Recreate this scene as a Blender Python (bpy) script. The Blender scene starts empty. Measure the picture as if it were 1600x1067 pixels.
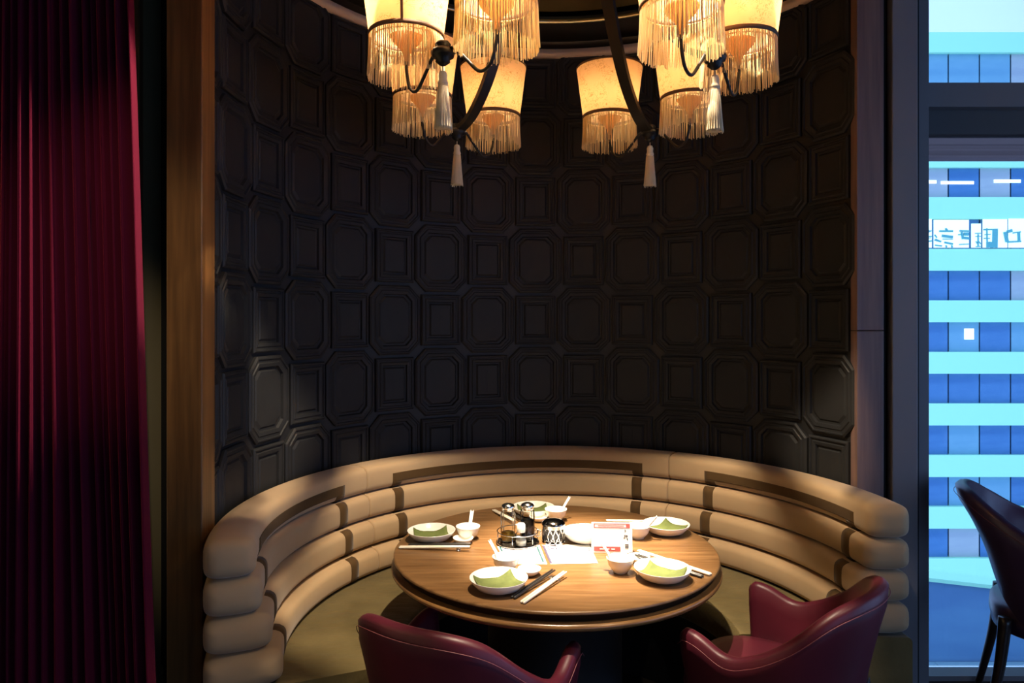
import bpy, bmesh, math, random
from mathutils import Vector, Matrix
random.seed(7)
PI = math.pi
R = math.radians
scene = bpy.context.scene
C = scene.collection

# ------------------------------------------------------------------ camera
cam_data = bpy.data.cameras.new('camera')
cam_data.sensor_width = 36.0
cam_data.lens = 24.75
cam_data.shift_y = -0.021
cam_data.clip_end = 400
camera = bpy.data.objects.new('camera', cam_data)
C.objects.link(camera)
camera.location = (0, 0, 1.6)
camera.rotation_euler = (R(90), 0, 0)
scene.camera = camera

# ------------------------------------------------------------------ sky, exposure
SKY = (0.80, 1.25, 2.3)
world = bpy.data.worlds.new('sky'); scene.world = world
world.use_nodes = True
bg = world.node_tree.nodes['Background']
bg.inputs['Color'].default_value = (SKY[0]/2.3, SKY[1]/2.3, SKY[2]/2.3, 1)
bg.inputs['Strength'].default_value = 2.3
vs = scene.view_settings
vs.view_transform = 'Standard'; vs.look = 'None'; vs.exposure = 0.0; vs.gamma = 1.0
vs.use_curve_mapping = False
scene.cycles.use_denoising = True
scene.cycles.max_bounces = 8
scene.cycles.sample_clamp_indirect = 6.0
scene.cycles.caustics_reflective = False
scene.cycles.caustics_refractive = False

# ------------------------------------------------------------------ alcove downlights and two added room fill spots
CX, CY = 0.215, 2.60        # centre of the round alcove
BULB_RADIANCE = 165.0
def spot(name, loc, target, watts, angle, blend, color, size=0.02):
    d = bpy.data.lights.new(name, 'SPOT')
    d.energy = watts; d.spot_size = R(angle); d.spot_blend = blend; d.color = color
    d.shadow_soft_size = size
    o = bpy.data.objects.new(name, d); C.objects.link(o)
    o.location = loc
    o.rotation_euler = (Vector(target) - Vector(loc)).to_track_quat('-Z', 'Y').to_euler()
    return o
WARM = (1.0, 0.82, 0.60)
SPOTS = [
    # name, location, target, watts, full angle, blend, colour
    ('table_downlight', (0.08, 2.74, 3.205), (0.25, 2.60, 0.75), 2000, 26, 1.0, WARM),
    ('alcove_downlight', (0.20, 2.00, 3.205), (0.20, 2.00-0.466, 2.205), 400, 122, 0.12, WARM),
    ('added_fill_spot', (1.45, 0.95, 3.285), (0.20, 2.1, 0.3), 80, 56, 1.0, WARM),  # unseen fill spot, added to brighten the banquette ends
    ('added_fill_spot', (0.0, -0.10, 3.285), (-1.48, 2.88, 1.2), 110, 20, 1.0, WARM),  # unseen fill spot, added to lift the cream wall strip and post
]
for n, l, t, w, a, b, c in SPOTS:
    spot(n, l, t, w, a, b, c)

# ------------------------------------------------------------------ helpers
def mesh_data(name, v, f, smooth=True):
    me = bpy.data.meshes.new(name)
    me.from_pydata([tuple(p) for p in v], [], f)
    me.validate()
    bm = bmesh.new(); bm.from_mesh(me)
    bmesh.ops.recalc_face_normals(bm, faces=bm.faces)
    bm.to_mesh(me); bm.free()
    if smooth:
        for p in me.polygons: p.use_smooth = True
    return me

def add_edge_split(o, ang=35):
    # keep crisp edges crisp on smooth shaded meshes
    me = o.data
    bm = bmesh.new(); bm.from_mesh(me)
    a = R(ang)
    for e in bm.edges:
        if len(e.link_faces) == 2 and e.calc_face_angle(0) > a: e.smooth = False
    bm.to_mesh(me); bm.free()

class MB:
    def __init__(self): self.v = []; self.f = []
    def add(self, v, f):
        n = len(self.v)
        self.v += [tuple(p) for p in v]
        self.f += [tuple(i + n for i in q) for q in f]
        return self
    def box(self, x0, x1, y0, y1, z0, z1, m=None):
        v = [(x0,y0,z0),(x1,y0,z0),(x1,y1,z0),(x0,y1,z0),(x0,y0,z1),(x1,y0,z1),(x1,y1,z1),(x0,y1,z1)]
        if m: v = [m @ Vector(p) for p in v]
        return self.add(v, [(0,3,2,1),(4,5,6,7),(0,1,5,4),(1,2,6,5),(2,3,7,6),(3,0,4,7)])
    def bevbox(self, x0, x1, y0, y1, z0, z1, b=0.006, seg=2, m=None):
        bm = bmesh.new(); bmesh.ops.create_cube(bm, size=1)
        for p in bm.verts:
            p.co = Vector(((x0+x1)/2+p.co.x*(x1-x0), (y0+y1)/2+p.co.y*(y1-y0), (z0+z1)/2+p.co.z*(z1-z0)))
        bmesh.ops.bevel(bm, geom=bm.edges[:], offset=b, segments=seg, affect='EDGES', profile=0.5)
        bm.verts.index_update()
        v = [m @ p.co if m else p.co.copy() for p in bm.verts]
        f = [tuple(q.index for q in fc.verts) for fc in bm.faces]
        bm.free()
        return self.add(v, f)
    def lathe(self, prof, n=32, cap0=False, cap1=False, m=None, rib=None):
        v = []; f = []
        for k, (r, z) in enumerate(prof):
            for i in range(n):
                a = 2*PI*i/n
                rr = r*(rib(a, k) if rib else 1)
                v.append((rr*math.cos(a), rr*math.sin(a), z))
        for k in range(len(prof)-1):
            for i in range(n):
                j = (i+1) % n
                f.append((k*n+i, k*n+j, (k+1)*n+j, (k+1)*n+i))
        if cap0: f.append(tuple(reversed(range(n))))
        if cap1: f.append(tuple((len(prof)-1)*n+i for i in range(n)))
        if m: v = [m @ Vector(p) for p in v]
        return self.add(v, f)
    def tube(self, path, rad, n=10, caps=True):
        pts = [Vector(p) for p in path]; rs = rad if isinstance(rad, (list, tuple)) else [rad]*len(pts)
        v = []; f = []
        t0 = (pts[1]-pts[0]).normalized()
        up = Vector((0,0,1)) if abs(t0.z) < 0.9 else Vector((1,0,0))
        nrm = (up - t0*up.dot(t0)).normalized()
        for k, p in enumerate(pts):
            if k == 0: t = t0
            elif k == len(pts)-1: t = (pts[k]-pts[k-1]).normalized()
            else: t = (pts[k+1]-pts[k-1]).normalized()
            nrm = (nrm - t*nrm.dot(t)).normalized()
            b = t.cross(nrm)
            for i in range(n):
                a = 2*PI*i/n
                v.append(p + (nrm*math.cos(a) + b*math.sin(a))*rs[k])
        for k in range(len(pts)-1):
            for i in range(n):
                j = (i+1) % n
                f.append((k*n+i, k*n+j, (k+1)*n+j, (k+1)*n+i))
        if caps:
            f.append(tuple(reversed(range(n)))); f.append(tuple((len(pts)-1)*n+i for i in range(n)))
        return self.add(v, f)
    def ring_sweep(self, prof, a0, a1, n, closed=False):
        # sweep a closed (r,z) profile about the z axis
        v = []; f = []; m = len(prof)
        cnt = n if closed else n+1
        for k in range(cnt):
            a = a0 + (a1-a0)*k/n
            for r, z in prof: v.append((r*math.cos(a), r*math.sin(a), z))
        for k in range(n):
            k2 = (k+1) % cnt
            for i in range(m):
                j = (i+1) % m
                f.append((k*m+i, k*m+j, k2*m+j, k2*m+i))
        if not closed:
            f.append(tuple(range(m))); f.append(tuple(reversed(range(n*m, n*m+m))))
        return self.add(v, f)
    def build(self, name, mat, parent=None, smooth=True, loc=None, split=None):
        me = mesh_data(name, self.v, self.f, smooth)
        return link(name, me, mat, parent, loc, split)

def link(name, me, mat, parent=None, loc=None, split=None):
    o = bpy.data.objects.new(name, me); C.objects.link(o)
    if mat and not me.materials: me.materials.append(mat)
    if parent: o.parent = parent
    if loc: o.location = loc
    if split: add_edge_split(o, split)
    return o

def tag(o, label=None, cat=None, group=None, kind=None):
    if label: o['label'] = label
    if cat: o['category'] = cat
    if group: o['group'] = group
    if kind: o['kind'] = kind
    return o
def thing(name, label, cat, loc=(0,0,0), rz=0, group=None):
    o = bpy.data.objects.new(name, None); C.objects.link(o)
    o.location = loc; o.rotation_euler = (0,0,rz); o.empty_display_size = 0.05
    return tag(o, label, cat, group)
def struct(o): o['kind'] = 'structure'; return o

def spline(pts, n=8):
    # Catmull-Rom through points
    P = [Vector(p) for p in pts]; out = []
    for i in range(len(P)-1):
        p0 = P[max(i-1,0)]; p1 = P[i]; p2 = P[i+1]; p3 = P[min(i+2,len(P)-1)]
        for k in range(n):
            t = k/n
            out.append(0.5*((2*p1)+(-p0+p2)*t+(2*p0-5*p1+4*p2-p3)*t*t+(-p0+3*p1-3*p2+p3)*t**3))
    out.append(P[-1]); return out

def interp(x, tab):
    if x <= tab[0][0]: return tab[0][1]
    for (a, b), (c, d) in zip(tab, tab[1:]):
        if x <= c:
            t = (x-a)/(c-a); n = len(tab); i = tab.index((a, b))
            def sl(k):
                if k == 0: return (tab[1][1]-tab[0][1])/(tab[1][0]-tab[0][0])*(0 if tab[0][0] == 0 else 1)
                if k == n-1: return 0
                return (tab[k+1][1]-tab[k-1][1])/(tab[k+1][0]-tab[k-1][0])
            h = c-a; m0, m1 = sl(i)*h, sl(i+1)*h
            return (2*t**3-3*t*t+1)*b + (t**3-2*t*t+t)*m0 + (-2*t**3+3*t*t)*d + (t**3-t*t)*m1
    return tab[-1][1]

# ------------------------------------------------------------------ materials
def pmat(name, col, rough=0.5, metal=0.0, spec=0.5, **kw):
    m = bpy.data.materials.new(name); m.use_nodes = True
    b = m.node_tree.nodes['Principled BSDF']
    b.inputs['Base Color'].default_value = (*col, 1)
    b.inputs['Roughness'].default_value = rough
    b.inputs['Metallic'].default_value = metal
    b.inputs['Specular IOR Level'].default_value = spec
    for k, v in kw.items():
        b.inputs[k].default_value = v
    return m
def nd(m, t): return m.node_tree.nodes.new(t)
def lk(m, a, b): m.node_tree.links.new(a, b)
def noise_col(m, c1, c2, scale=(5,5,5), nscale=4.0, detail=4, lo=0.35, hi=0.65, coord='Object', dist=0.0):
    tc = nd(m,'ShaderNodeTexCoord'); mp = nd(m,'ShaderNodeMapping'); nz = nd(m,'ShaderNodeTexNoise'); rp = nd(m,'ShaderNodeValToRGB')
    mp.inputs['Scale'].default_value = scale
    nz.inputs['Scale'].default_value = nscale; nz.inputs['Detail'].default_value = detail; nz.inputs['Distortion'].default_value = dist
    rp.color_ramp.elements[0].position = lo; rp.color_ramp.elements[0].color = (*c1,1)
    rp.color_ramp.elements[1].position = hi; rp.color_ramp.elements[1].color = (*c2,1)
    lk(m, tc.outputs[coord], mp.inputs['Vector']); lk(m, mp.outputs['Vector'], nz.inputs['Vector'])
    lk(m, nz.outputs['Fac'], rp.inputs['Fac'])
    lk(m, rp.outputs['Color'], m.node_tree.nodes['Principled BSDF'].inputs['Base Color'])
    return nz, rp
def bump(m, nscale=40, strength=0.1, dist=0.002, scale=(1,1,1), detail=3):
    tc = nd(m,'ShaderNodeTexCoord'); mp = nd(m,'ShaderNodeMapping'); nz = nd(m,'ShaderNodeTexNoise'); bp = nd(m,'ShaderNodeBump')
    mp.inputs['Scale'].default_value = scale
    nz.inputs['Scale'].default_value = nscale; nz.inputs['Detail'].default_value = detail
    bp.inputs['Strength'].default_value = strength; bp.inputs['Distance'].default_value = dist
    lk(m, tc.outputs['Object'], mp.inputs['Vector']); lk(m, mp.outputs['Vector'], nz.inputs['Vector'])
    lk(m, nz.outputs['Fac'], bp.inputs['Height'])
    lk(m, bp.outputs['Normal'], m.node_tree.nodes['Principled BSDF'].inputs['Normal'])

M = {}
M['panel'] = pmat('embossed_black_panel', (0.022,0.022,0.023), 0.55, spec=0.22)
noise_col(M['panel'], (0.014,0.0145,0.0158), (0.022,0.022,0.0225), (1,1,1), 3.0); bump(M['panel'], 60, 0.12, 0.002)
M['wall_base'] = pmat('black_groove', (0.008,0.008,0.009), 0.6)
M['cream'] = pmat('cream_paint', (0.33,0.26,0.12), 0.6); noise_col(M['cream'], (0.52,0.43,0.22), (0.58,0.48,0.26), (1,1,1), 3)
M['brown_wood'] = pmat('brown_post_wood', (0.20,0.09,0.025), 0.38)
noise_col(M['brown_wood'], (0.14,0.062,0.018), (0.24,0.11,0.032), (14,14,0.8), 3, 6)
M['col_wood'] = pmat('dark_column_wood', (0.10,0.055,0.045), 0.45); noise_col(M['col_wood'], (0.14,0.085,0.075), (0.20,0.12,0.10), (14,14,0.8), 3, 6)
M['frame_metal'] = pmat('window_frame_metal', (0.21,0.19,0.195), 0.5, metal=0.0)
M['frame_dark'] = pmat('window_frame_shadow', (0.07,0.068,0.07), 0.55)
M['black'] = pmat('black_paint', (0.006,0.006,0.006), 0.6)
M['ceiling'] = pmat('ceiling_paint', (0.03,0.027,0.024), 0.8)
M['room'] = pmat('room_wall_paint', (0.05,0.04,0.035), 0.8); noise_col(M['room'], (0.045,0.036,0.03), (0.055,0.045,0.04), (1,1,1), 2)
M['recess_dark'] = pmat('recess_dark_lacquer', (0.010,0.008,0.006), 0.35)
M['recess_gold'] = pmat('recess_bronze_leaf', (0.10,0.075,0.03), 0.35, metal=0.6)
noise_col(M['recess_gold'], (0.06,0.045,0.018), (0.14,0.10,0.04), (1,1,1), 2.2, 5)
M['brass'] = pmat('ring_brass', (0.55,0.45,0.27), 0.25, metal=1.0)
M['trim'] = pmat('pale_wood_trim', (0.50,0.33,0.20), 0.5); noise_col(M['trim'], (0.64,0.47,0.32), (0.74,0.55,0.38), (2,2,10), 3)
M['floor'] = pmat('dark_floor', (0.03,0.024,0.02), 0.35)
noise_col(M['floor'], (0.02,0.016,0.013), (0.04,0.03,0.024), (1,6,1), 4)
# velvet upholstery
def velvet(name, c1, c2, sheen, ns=2.2, b=True):
    m = pmat(name, c1, 0.85, spec=0.15, **{'Sheen Weight': sheen, 'Sheen Roughness': 0.45})
    noise_col(m, c1, c2, (1,1,1), ns, 5, 0.3, 0.7)
    if b: bump(m, 9, 0.25, 0.006)
    return m
M['tan'] = velvet('tan_velvet', (0.44,0.298,0.165), (0.52,0.362,0.205), 0.25)
M['olive'] = velvet('olive_velvet', (0.105,0.078,0.028), (0.175,0.132,0.052), 0.2, 4.5, False)
bump(M['olive'], 7, 0.7, 0.012, (1.0,3.0,1.0), 4)
M['ribbon'] = velvet('brown_ribbon', (0.085,0.047,0.018), (0.10,0.057,0.022), 0.1, 6, False)
M['leather'] = pmat('burgundy_leather', (0.09,0.01,0.02), 0.42, spec=0.4)
noise_col(M['leather'], (0.070,0.008,0.018), (0.100,0.011,0.024), (1,1,1), 5); bump(M['leather'], 220, 0.12, 0.0008)
M['leather_blue'] = pmat('plum_leather', (0.040,0.020,0.055), 0.36, spec=0.5); bump(M['leather_blue'], 220, 0.12, 0.0008)
M['thread'] = pmat('pale_piping', (0.20,0.055,0.065), 0.5)
M['dark_wood'] = pmat('dark_leg_wood', (0.02,0.012,0.010), 0.3)
M['rail'] = pmat('polished_steel_rail', (0.35,0.35,0.37), 0.22, metal=1.0)
M['curtain'] = pmat('burgundy_curtain', (0.085,0.005,0.018), 0.85, spec=0.05, **{'Sheen Weight': 0.10, 'Sheen Roughness': 0.5})
M['curtain'].node_tree.nodes['Principled BSDF'].inputs['Sheen Tint'].default_value = (0.7,0.15,0.25,1)
bump(M['curtain'], 120, 0.15, 0.002, (4,1,0.3))
# table wood
tm = pmat('table_wood', (0.4,0.2,0.08), 0.30, spec=0.4)
tc = nd(tm,'ShaderNodeTexCoord'); mp = nd(tm,'ShaderNodeMapping'); mp.inputs['Scale'].default_value = (1.4,16,4); mp.inputs['Rotation'].default_value = (0,0,R(8))
nz = nd(tm,'ShaderNodeTexNoise'); nz.inputs['Scale'].default_value = 3.2; nz.inputs['Detail'].default_value = 7; nz.inputs['Roughness'].default_value = 0.62; nz.inputs['Distortion'].default_value = 0.6
rp = nd(tm,'ShaderNodeValToRGB'); e = rp.color_ramp.elements
e[0].position = 0.28; e[0].color = (0.105,0.050,0.018,1); e[1].position = 0.72; e[1].color = (0.225,0.120,0.048,1)
lk(tm, tc.outputs['Object'], mp.inputs['Vector']); lk(tm, mp.outputs['Vector'], nz.inputs['Vector']); lk(tm, nz.outputs['Fac'], rp.inputs['Fac'])
lk(tm, rp.outputs['Color'], tm.node_tree.nodes['Principled BSDF'].inputs['Base Color'])
M['table'] = tm
M['table_edge'] = pmat('table_lip_wood', (0.20,0.10,0.035), 0.25); noise_col(M['table_edge'], (0.15,0.072,0.026), (0.25,0.125,0.042), (2,2,30), 4)
M['china'] = pmat('white_china', (0.80,0.77,0.70), 0.18)
M['napkin'] = pmat('green_napkin', (0.27,0.30,0.085), 0.8); noise_col(M['napkin'], (0.095,0.125,0.028), (0.125,0.16,0.038), (1,1,1), 40)
M['white_stick'] = pmat('ivory_plastic', (0.75,0.70,0.58), 0.35)
M['black_stick'] = pmat('black_plastic', (0.025,0.022,0.02), 0.3)
M['chrome'] = pmat('chrome', (0.75,0.74,0.72), 0.14, metal=1.0)
M['dark_chrome'] = pmat('smoked_chrome', (0.30,0.29,0.28), 0.12, metal=1.0)
M['paper'] = pmat('white_paper', (0.80,0.80,0.80), 0.6)
M['ink_pink'] = pmat('pink_print', (0.36,0.075,0.07), 0.6)
M['ink_black'] = pmat('black_print', (0.03,0.03,0.035), 0.6)
M['ink_teal'] = pmat('teal_print', (0.008,0.06,0.065), 0.6)
M['ink_lilac'] = pmat('lilac_print', (0.045,0.035,0.075), 0.6)
M['oil'] = pmat('amber_oil', (0.75,0.42,0.06), 0.1)
M['soy'] = pmat('dark_soy', (0.02,0.010,0.006), 0.1)
def glassy(name, tint, refl=0.12):
    m = bpy.data.materials.new(name); m.use_nodes = True
    t = m.node_tree; t.nodes.clear()
    out = t.nodes.new('ShaderNodeOutputMaterial'); mx = t.nodes.new('ShaderNodeMixShader')
    tr = t.nodes.new('ShaderNodeBsdfTransparent'); gl = t.nodes.new('ShaderNodeBsdfGlossy'); fr = t.nodes.new('ShaderNodeFresnel')
    ad = t.nodes.new('ShaderNodeMath'); ad.operation = 'ADD'; ad.inputs[1].default_value = refl; ad.use_clamp = True
    fr.inputs['IOR'].default_value = 1.30 if refl == 0 else 1.45
    tr.inputs['Color'].default_value = (*tint,1); gl.inputs['Roughness'].default_value = 0.03
    t.links.new(fr.outputs[0], ad.inputs[0]); t.links.new(ad.outputs[0], mx.inputs['Fac'])
    t.links.new(tr.outputs[0], mx.inputs[1]); t.links.new(gl.outputs[0], mx.inputs[2]); t.links.new(mx.outputs[0], out.inputs['Surface'])
    return m
M['cruet_glass'] = glassy('cruet_glass', (0.95,0.96,0.94), 0.0)
M['pane'] = glassy('window_glass', (0.93,0.97,1.0), 0.03)
def emit(name, col, s):
    m = bpy.data.materials.new(name); m.use_nodes = True
    b = m.node_tree.nodes['Principled BSDF']
    b.inputs['Base Color'].default_value = (*col,1); b.inputs['Emission Color'].default_value = (*col,1); b.inputs['Emission Strength'].default_value = s
    return m
M['bulb'] = emit('bulb_glow', (1.0,0.72,0.40), BULB_RADIANCE)
M['spot_lens'] = emit('spot_lens', (1.0,0.82,0.58), 2.0)
def translucent(name, col, tcol, fac=0.6, pattern=False):
    m = bpy.data.materials.new(name); m.use_nodes = True
    t = m.node_tree; t.nodes.clear()
    out = t.nodes.new('ShaderNodeOutputMaterial'); mx = t.nodes.new('ShaderNodeMixShader'); mx.inputs['Fac'].default_value = fac
    df = t.nodes.new('ShaderNodeBsdfDiffuse'); tl = t.nodes.new('ShaderNodeBsdfTranslucent')
    df.inputs['Color'].default_value = (*col,1); tl.inputs['Color'].default_value = (*tcol,1)
    t.links.new(df.outputs[0], mx.inputs[1]); t.links.new(tl.outputs[0], mx.inputs[2]); t.links.new(mx.outputs[0], out.inputs['Surface'])
    if pattern:
        # fine floral scroll drawn on the parchment
        tc = t.nodes.new('ShaderNodeTexCoord'); nz = t.nodes.new('ShaderNodeTexNoise'); nz.inputs['Scale'].default_value = 34; nz.inputs['Detail'].default_value = 2
        nz.inputs['Distortion'].default_value = 2.2
        m1 = t.nodes.new('ShaderNodeMath'); m1.operation = 'SUBTRACT'; m1.inputs[1].default_value = 0.5
        m2 = t.nodes.new('ShaderNodeMath'); m2.operation = 'ABSOLUTE'
        rp = t.nodes.new('ShaderNodeValToRGB'); rp.color_ramp.elements[0].position = 0.008; rp.color_ramp.elements[1].position = 0.03
        rp.color_ramp.elements[0].color = (0.62,0.52,0.40,1); rp.color_ramp.elements[1].color = (1,1,1,1)
        nb = t.nodes.new('ShaderNodeTexNoise'); nb.inputs['Scale'].default_value = 9
        rb = t.nodes.new('ShaderNodeValToRGB'); rb.color_ramp.elements[0].position = 0.47; rb.color_ramp.elements[1].position = 0.56
        rb.color_ramp.elements[0].color = (1,1,1,1); rb.color_ramp.elements[1].color = (0,0,0,1)
        mxp = t.nodes.new('ShaderNodeMix'); mxp.data_type = 'RGBA'; mxp.inputs['A'].default_value = (1,1,1,1)
        t.links.new(tc.outputs['Object'], nz.inputs['Vector']); t.links.new(tc.outputs['Object'], nb.inputs['Vector'])
        t.links.new(nz.outputs['Fac'], m1.inputs[0]); t.links.new(m1.outputs[0], m2.inputs[0]); t.links.new(m2.outputs[0], rp.inputs['Fac'])
        t.links.new(nb.outputs['Fac'], rb.inputs['Fac']); t.links.new(rb.outputs['Color'], mxp.inputs['Factor']); t.links.new(rp.outputs['Color'], mxp.inputs['B'])
        for node, c in ((df, col), (tl, tcol)):
            mu = t.nodes.new('ShaderNodeMix'); mu.data_type = 'RGBA'; mu.blend_type = 'MULTIPLY'; mu.inputs['Factor'].default_value = 1
            mu.inputs['A'].default_value = (*c,1)
            t.links.new(mxp.outputs['Result'], mu.inputs['B']); t.links.new(mu.outputs['Result'], node.inputs['Color'])
    return m
M['shade'] = translucent('parchment_shade', (0.82,0.56,0.33), (0.80,0.46,0.215), 0.5, True)
M['fringe'] = translucent('silk_fringe', (0.92,0.76,0.46), (0.88,0.66,0.34), 0.45)
M['cup'] = translucent('frosted_amber_cup', (0.7,0.45,0.22), (0.85,0.55,0.28), 0.5)
M['tassel'] = translucent('tassel_silk', (0.72,0.62,0.45), (0.5,0.42,0.28), 0.15)
M['shade_trim'] = pmat('brown_shade_trim', (0.10,0.05,0.022), 0.6)
M['iron'] = pmat('black_iron', (0.007,0.006,0.0055), 0.45, spec=0.35)
# outside
M['spandrel'] = pmat('cyan_white_cladding', (0.46,0.90,0.58), 0.6, spec=0.2)
def officeglass(name, c1, c2):
    m = pmat(name, c1, 0.6, spec=0.12); noise_col(m, c1, c2, (0.4,1,1.4), 0.7, 3); return m
M['og1'] = officeglass('office_glass_blue', (0.06,0.17,0.34), (0.10,0.25,0.44))
M['og2'] = officeglass('office_glass_pale', (0.15,0.34,0.44), (0.21,0.42,0.50))
M['og3'] = officeglass('office_glass_lit', (0.36,0.40,0.42), (0.46,0.50,0.48))  # paler colour stands for rooms lit behind these panes
M['og_mull'] = pmat('office_mullion', (0.05,0.13,0.22), 0.5)
M['strip'] = emit('office_light_and_glint', (0.9,0.95,1.0), 1.2)
M['signlit'] = emit('backlit_sign_white', (0.82,0.97,1.0), 0.85)
M['signink'] = pmat('sign_character_cyan', (0.10,0.40,0.36), 0.5)
M['parapet'] = pmat('terrace_parapet', (0.10,0.22,0.34), 0.5); noise_col(M['parapet'], (0.10,0.22,0.38), (0.14,0.30,0.45), (0.5,1,2), 1.0)
M['paver'] = pmat('terrace_paver', (0.26,0.42,0.44), 0.6)
M['blindbox'] = translucent('blind_cassette', (0.35,0.28,0.30), (0.20,0.13,0.12), 0.7)

# ------------------------------------------------------------------ room shell
def slab(name, x0,x1,y0,y1,z0,z1, mat, parent=None, b=0):
    mb = MB()
    if b: mb.bevbox(x0,x1,y0,y1,z0,z1,b)
    else: mb.box(x0,x1,y0,y1,z0,z1)
    return mb.build(name, mat, parent, smooth=False)

fl = struct(slab('floor', -1.75,5.2,-3.7,3.22,-0.12,0.0, M['floor']))
slab('alcove_floor', -1.75,1.80,3.22,4.05,-0.12,0.0, M['floor'], fl)
# ceiling with a round recess above the alcove
WR = 1.27                  # alcove wall radius
def ceiling():
    mb = MB(); n = 96; rr = 1.262
    X0, X1, Y0, Y1 = -1.75, 1.80, -3.7, 4.05
    inner = []; outer = []
    for i in range(n):
        a = 2*PI*i/n; c, s = math.cos(a), math.sin(a)
        inner.append((CX+rr*c, CY+rr*s, 3.30))
        t = min([(X1-CX)/c if c > 1e-6 else 1e9, (X0-CX)/c if c < -1e-6 else 1e9, (Y1-CY)/s if s > 1e-6 else 1e9, (Y0-CY)/s if s < -1e-6 else 1e9])
        outer.append((CX+t*c, CY+t*s, 3.30))
    mb.add(inner+outer, [(i, (i+1)%n, n+(i+1)%n, n+i) for i in range(n)])
    mb.box(1.80, 5.2, -3.7, 3.26, 3.30, 3.34)
    return struct(mb.build('ceiling', M['ceiling'], smooth=False))
ceil = ceiling()
slab('roof_slab', -1.75,1.80,-3.7,4.05,3.36,3.5, M['ceiling'], ceil)
slab('roof_slab', 1.80,5.2,-3.7,3.26,3.36,3.5, M['ceiling'], ceil)
mb = MB(); mb.ring_sweep([(1.262,3.085),(1.262,3.36),(1.31,3.36),(1.31,3.085)], 0, 2*PI, 72, True)
mb.build('recess_side', M['recess_dark'], ceil, loc=(CX,CY,0))
mb = MB(); mb.ring_sweep([(1.0,3.125),(1.265,3.125),(1.265,3.15),(1.0,3.15)], 0, 2*PI, 96, True)
mb.build('recess_step', M['recess_dark'], ceil, loc=(CX,CY,0), split=40)
mb = MB(); mb.ring_sweep([(0.988,3.112),(0.998,3.112),(1.003,3.120),(1.0,3.130),(0.985,3.130),(0.983,3.12)], 0, 2*PI, 96, True)
mb.build('recess_ring', M['brass'], ceil, loc=(CX,CY,0))
mb = MB(); mb.lathe([(0.002,3.235),(0.5,3.235),(0.93,3.225),(1.01,3.18)], 72); mb.build('recess_dome', M['recess_gold'], ceil, loc=(CX,CY,0))
for n_, l, t, w, a, b, c in SPOTS:  # the two room fill spots get added, unseen fixtures too
    mb = MB(); mb.lathe([(0.034,0.0),(0.05,-0.004),(0.052,0.004),(0.036,0.02)], 24)
    d = mb.build('spot_trim', M['brass'], ceil, loc=(l[0], l[1], l[2]+0.008))
    mb = MB(); mb.lathe([(0.001,0.014),(0.036,0.014)], 24); mb.build('spot_lens', M['spot_lens'], d)

struct(slab('wall_left', -1.62,-1.52,-3.6,3.22,0,3.34, M['cream']))
struct(slab('wall_rear', -1.7,1.6,-3.7,-3.6,0,3.4, M['room']))
struct(slab('wall_rear_head', 1.6,5.2,-3.7,-3.6,3.05,3.4, M['room']))
struct(slab('wall_right', 5.05,5.2,-3.6,3.26,0,0.12, M['room']))
struct(slab('wall_right_head', 5.05,5.2,-3.6,3.26,3.05,3.4, M['room']))
struct(slab('wall_gap', -1.64,-1.0,3.22,3.30,0,3.36, M['black']))
# dark return between the pale side wall and the wooden post
struct(slab('trim_return', -1.51,-1.40,3.03,3.22,0,3.30, M['black']))
# pale baseboard moulding on the side wall
bb = MB()
prof = [(0,0),(0.024,0),(0.024,0.07),(0.018,0.078),(0.022,0.09),(0.022,0.098),(0.012,0.118),(0.006,0.13),(0,0.13)]
v = []; f = []
for k, y in enumerate((-3.6, 3.028)):
    for x, z in prof: v.append((-1.52+x, y, z))
m_ = len(prof)
for i in range(m_):
    j = (i+1) % m_; f.append((i, j, m_+j, m_+i))
f.append(tuple(range(m_))); f.append(tuple(reversed(range(m_, 2*m_))))
bb.add(v, f); struct(bb.build('baseboard_left', M['cream'], smooth=False))
# brown wooden door jamb beside the curtain
jm = MB(); jm.bevbox(-1.518,-1.458,2.755,2.785,0,3.30,0.004); struct(jm.build('trim_jamb', M['brown_wood'], smooth=False))
# wooden post at the mouth of the alcove
pm = MB(); pm.bevbox(-1.130,-1.012,2.30,2.40,0,3.30,0.004); struct(pm.build('trim_post', M['brown_wood'], smooth=False))

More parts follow.
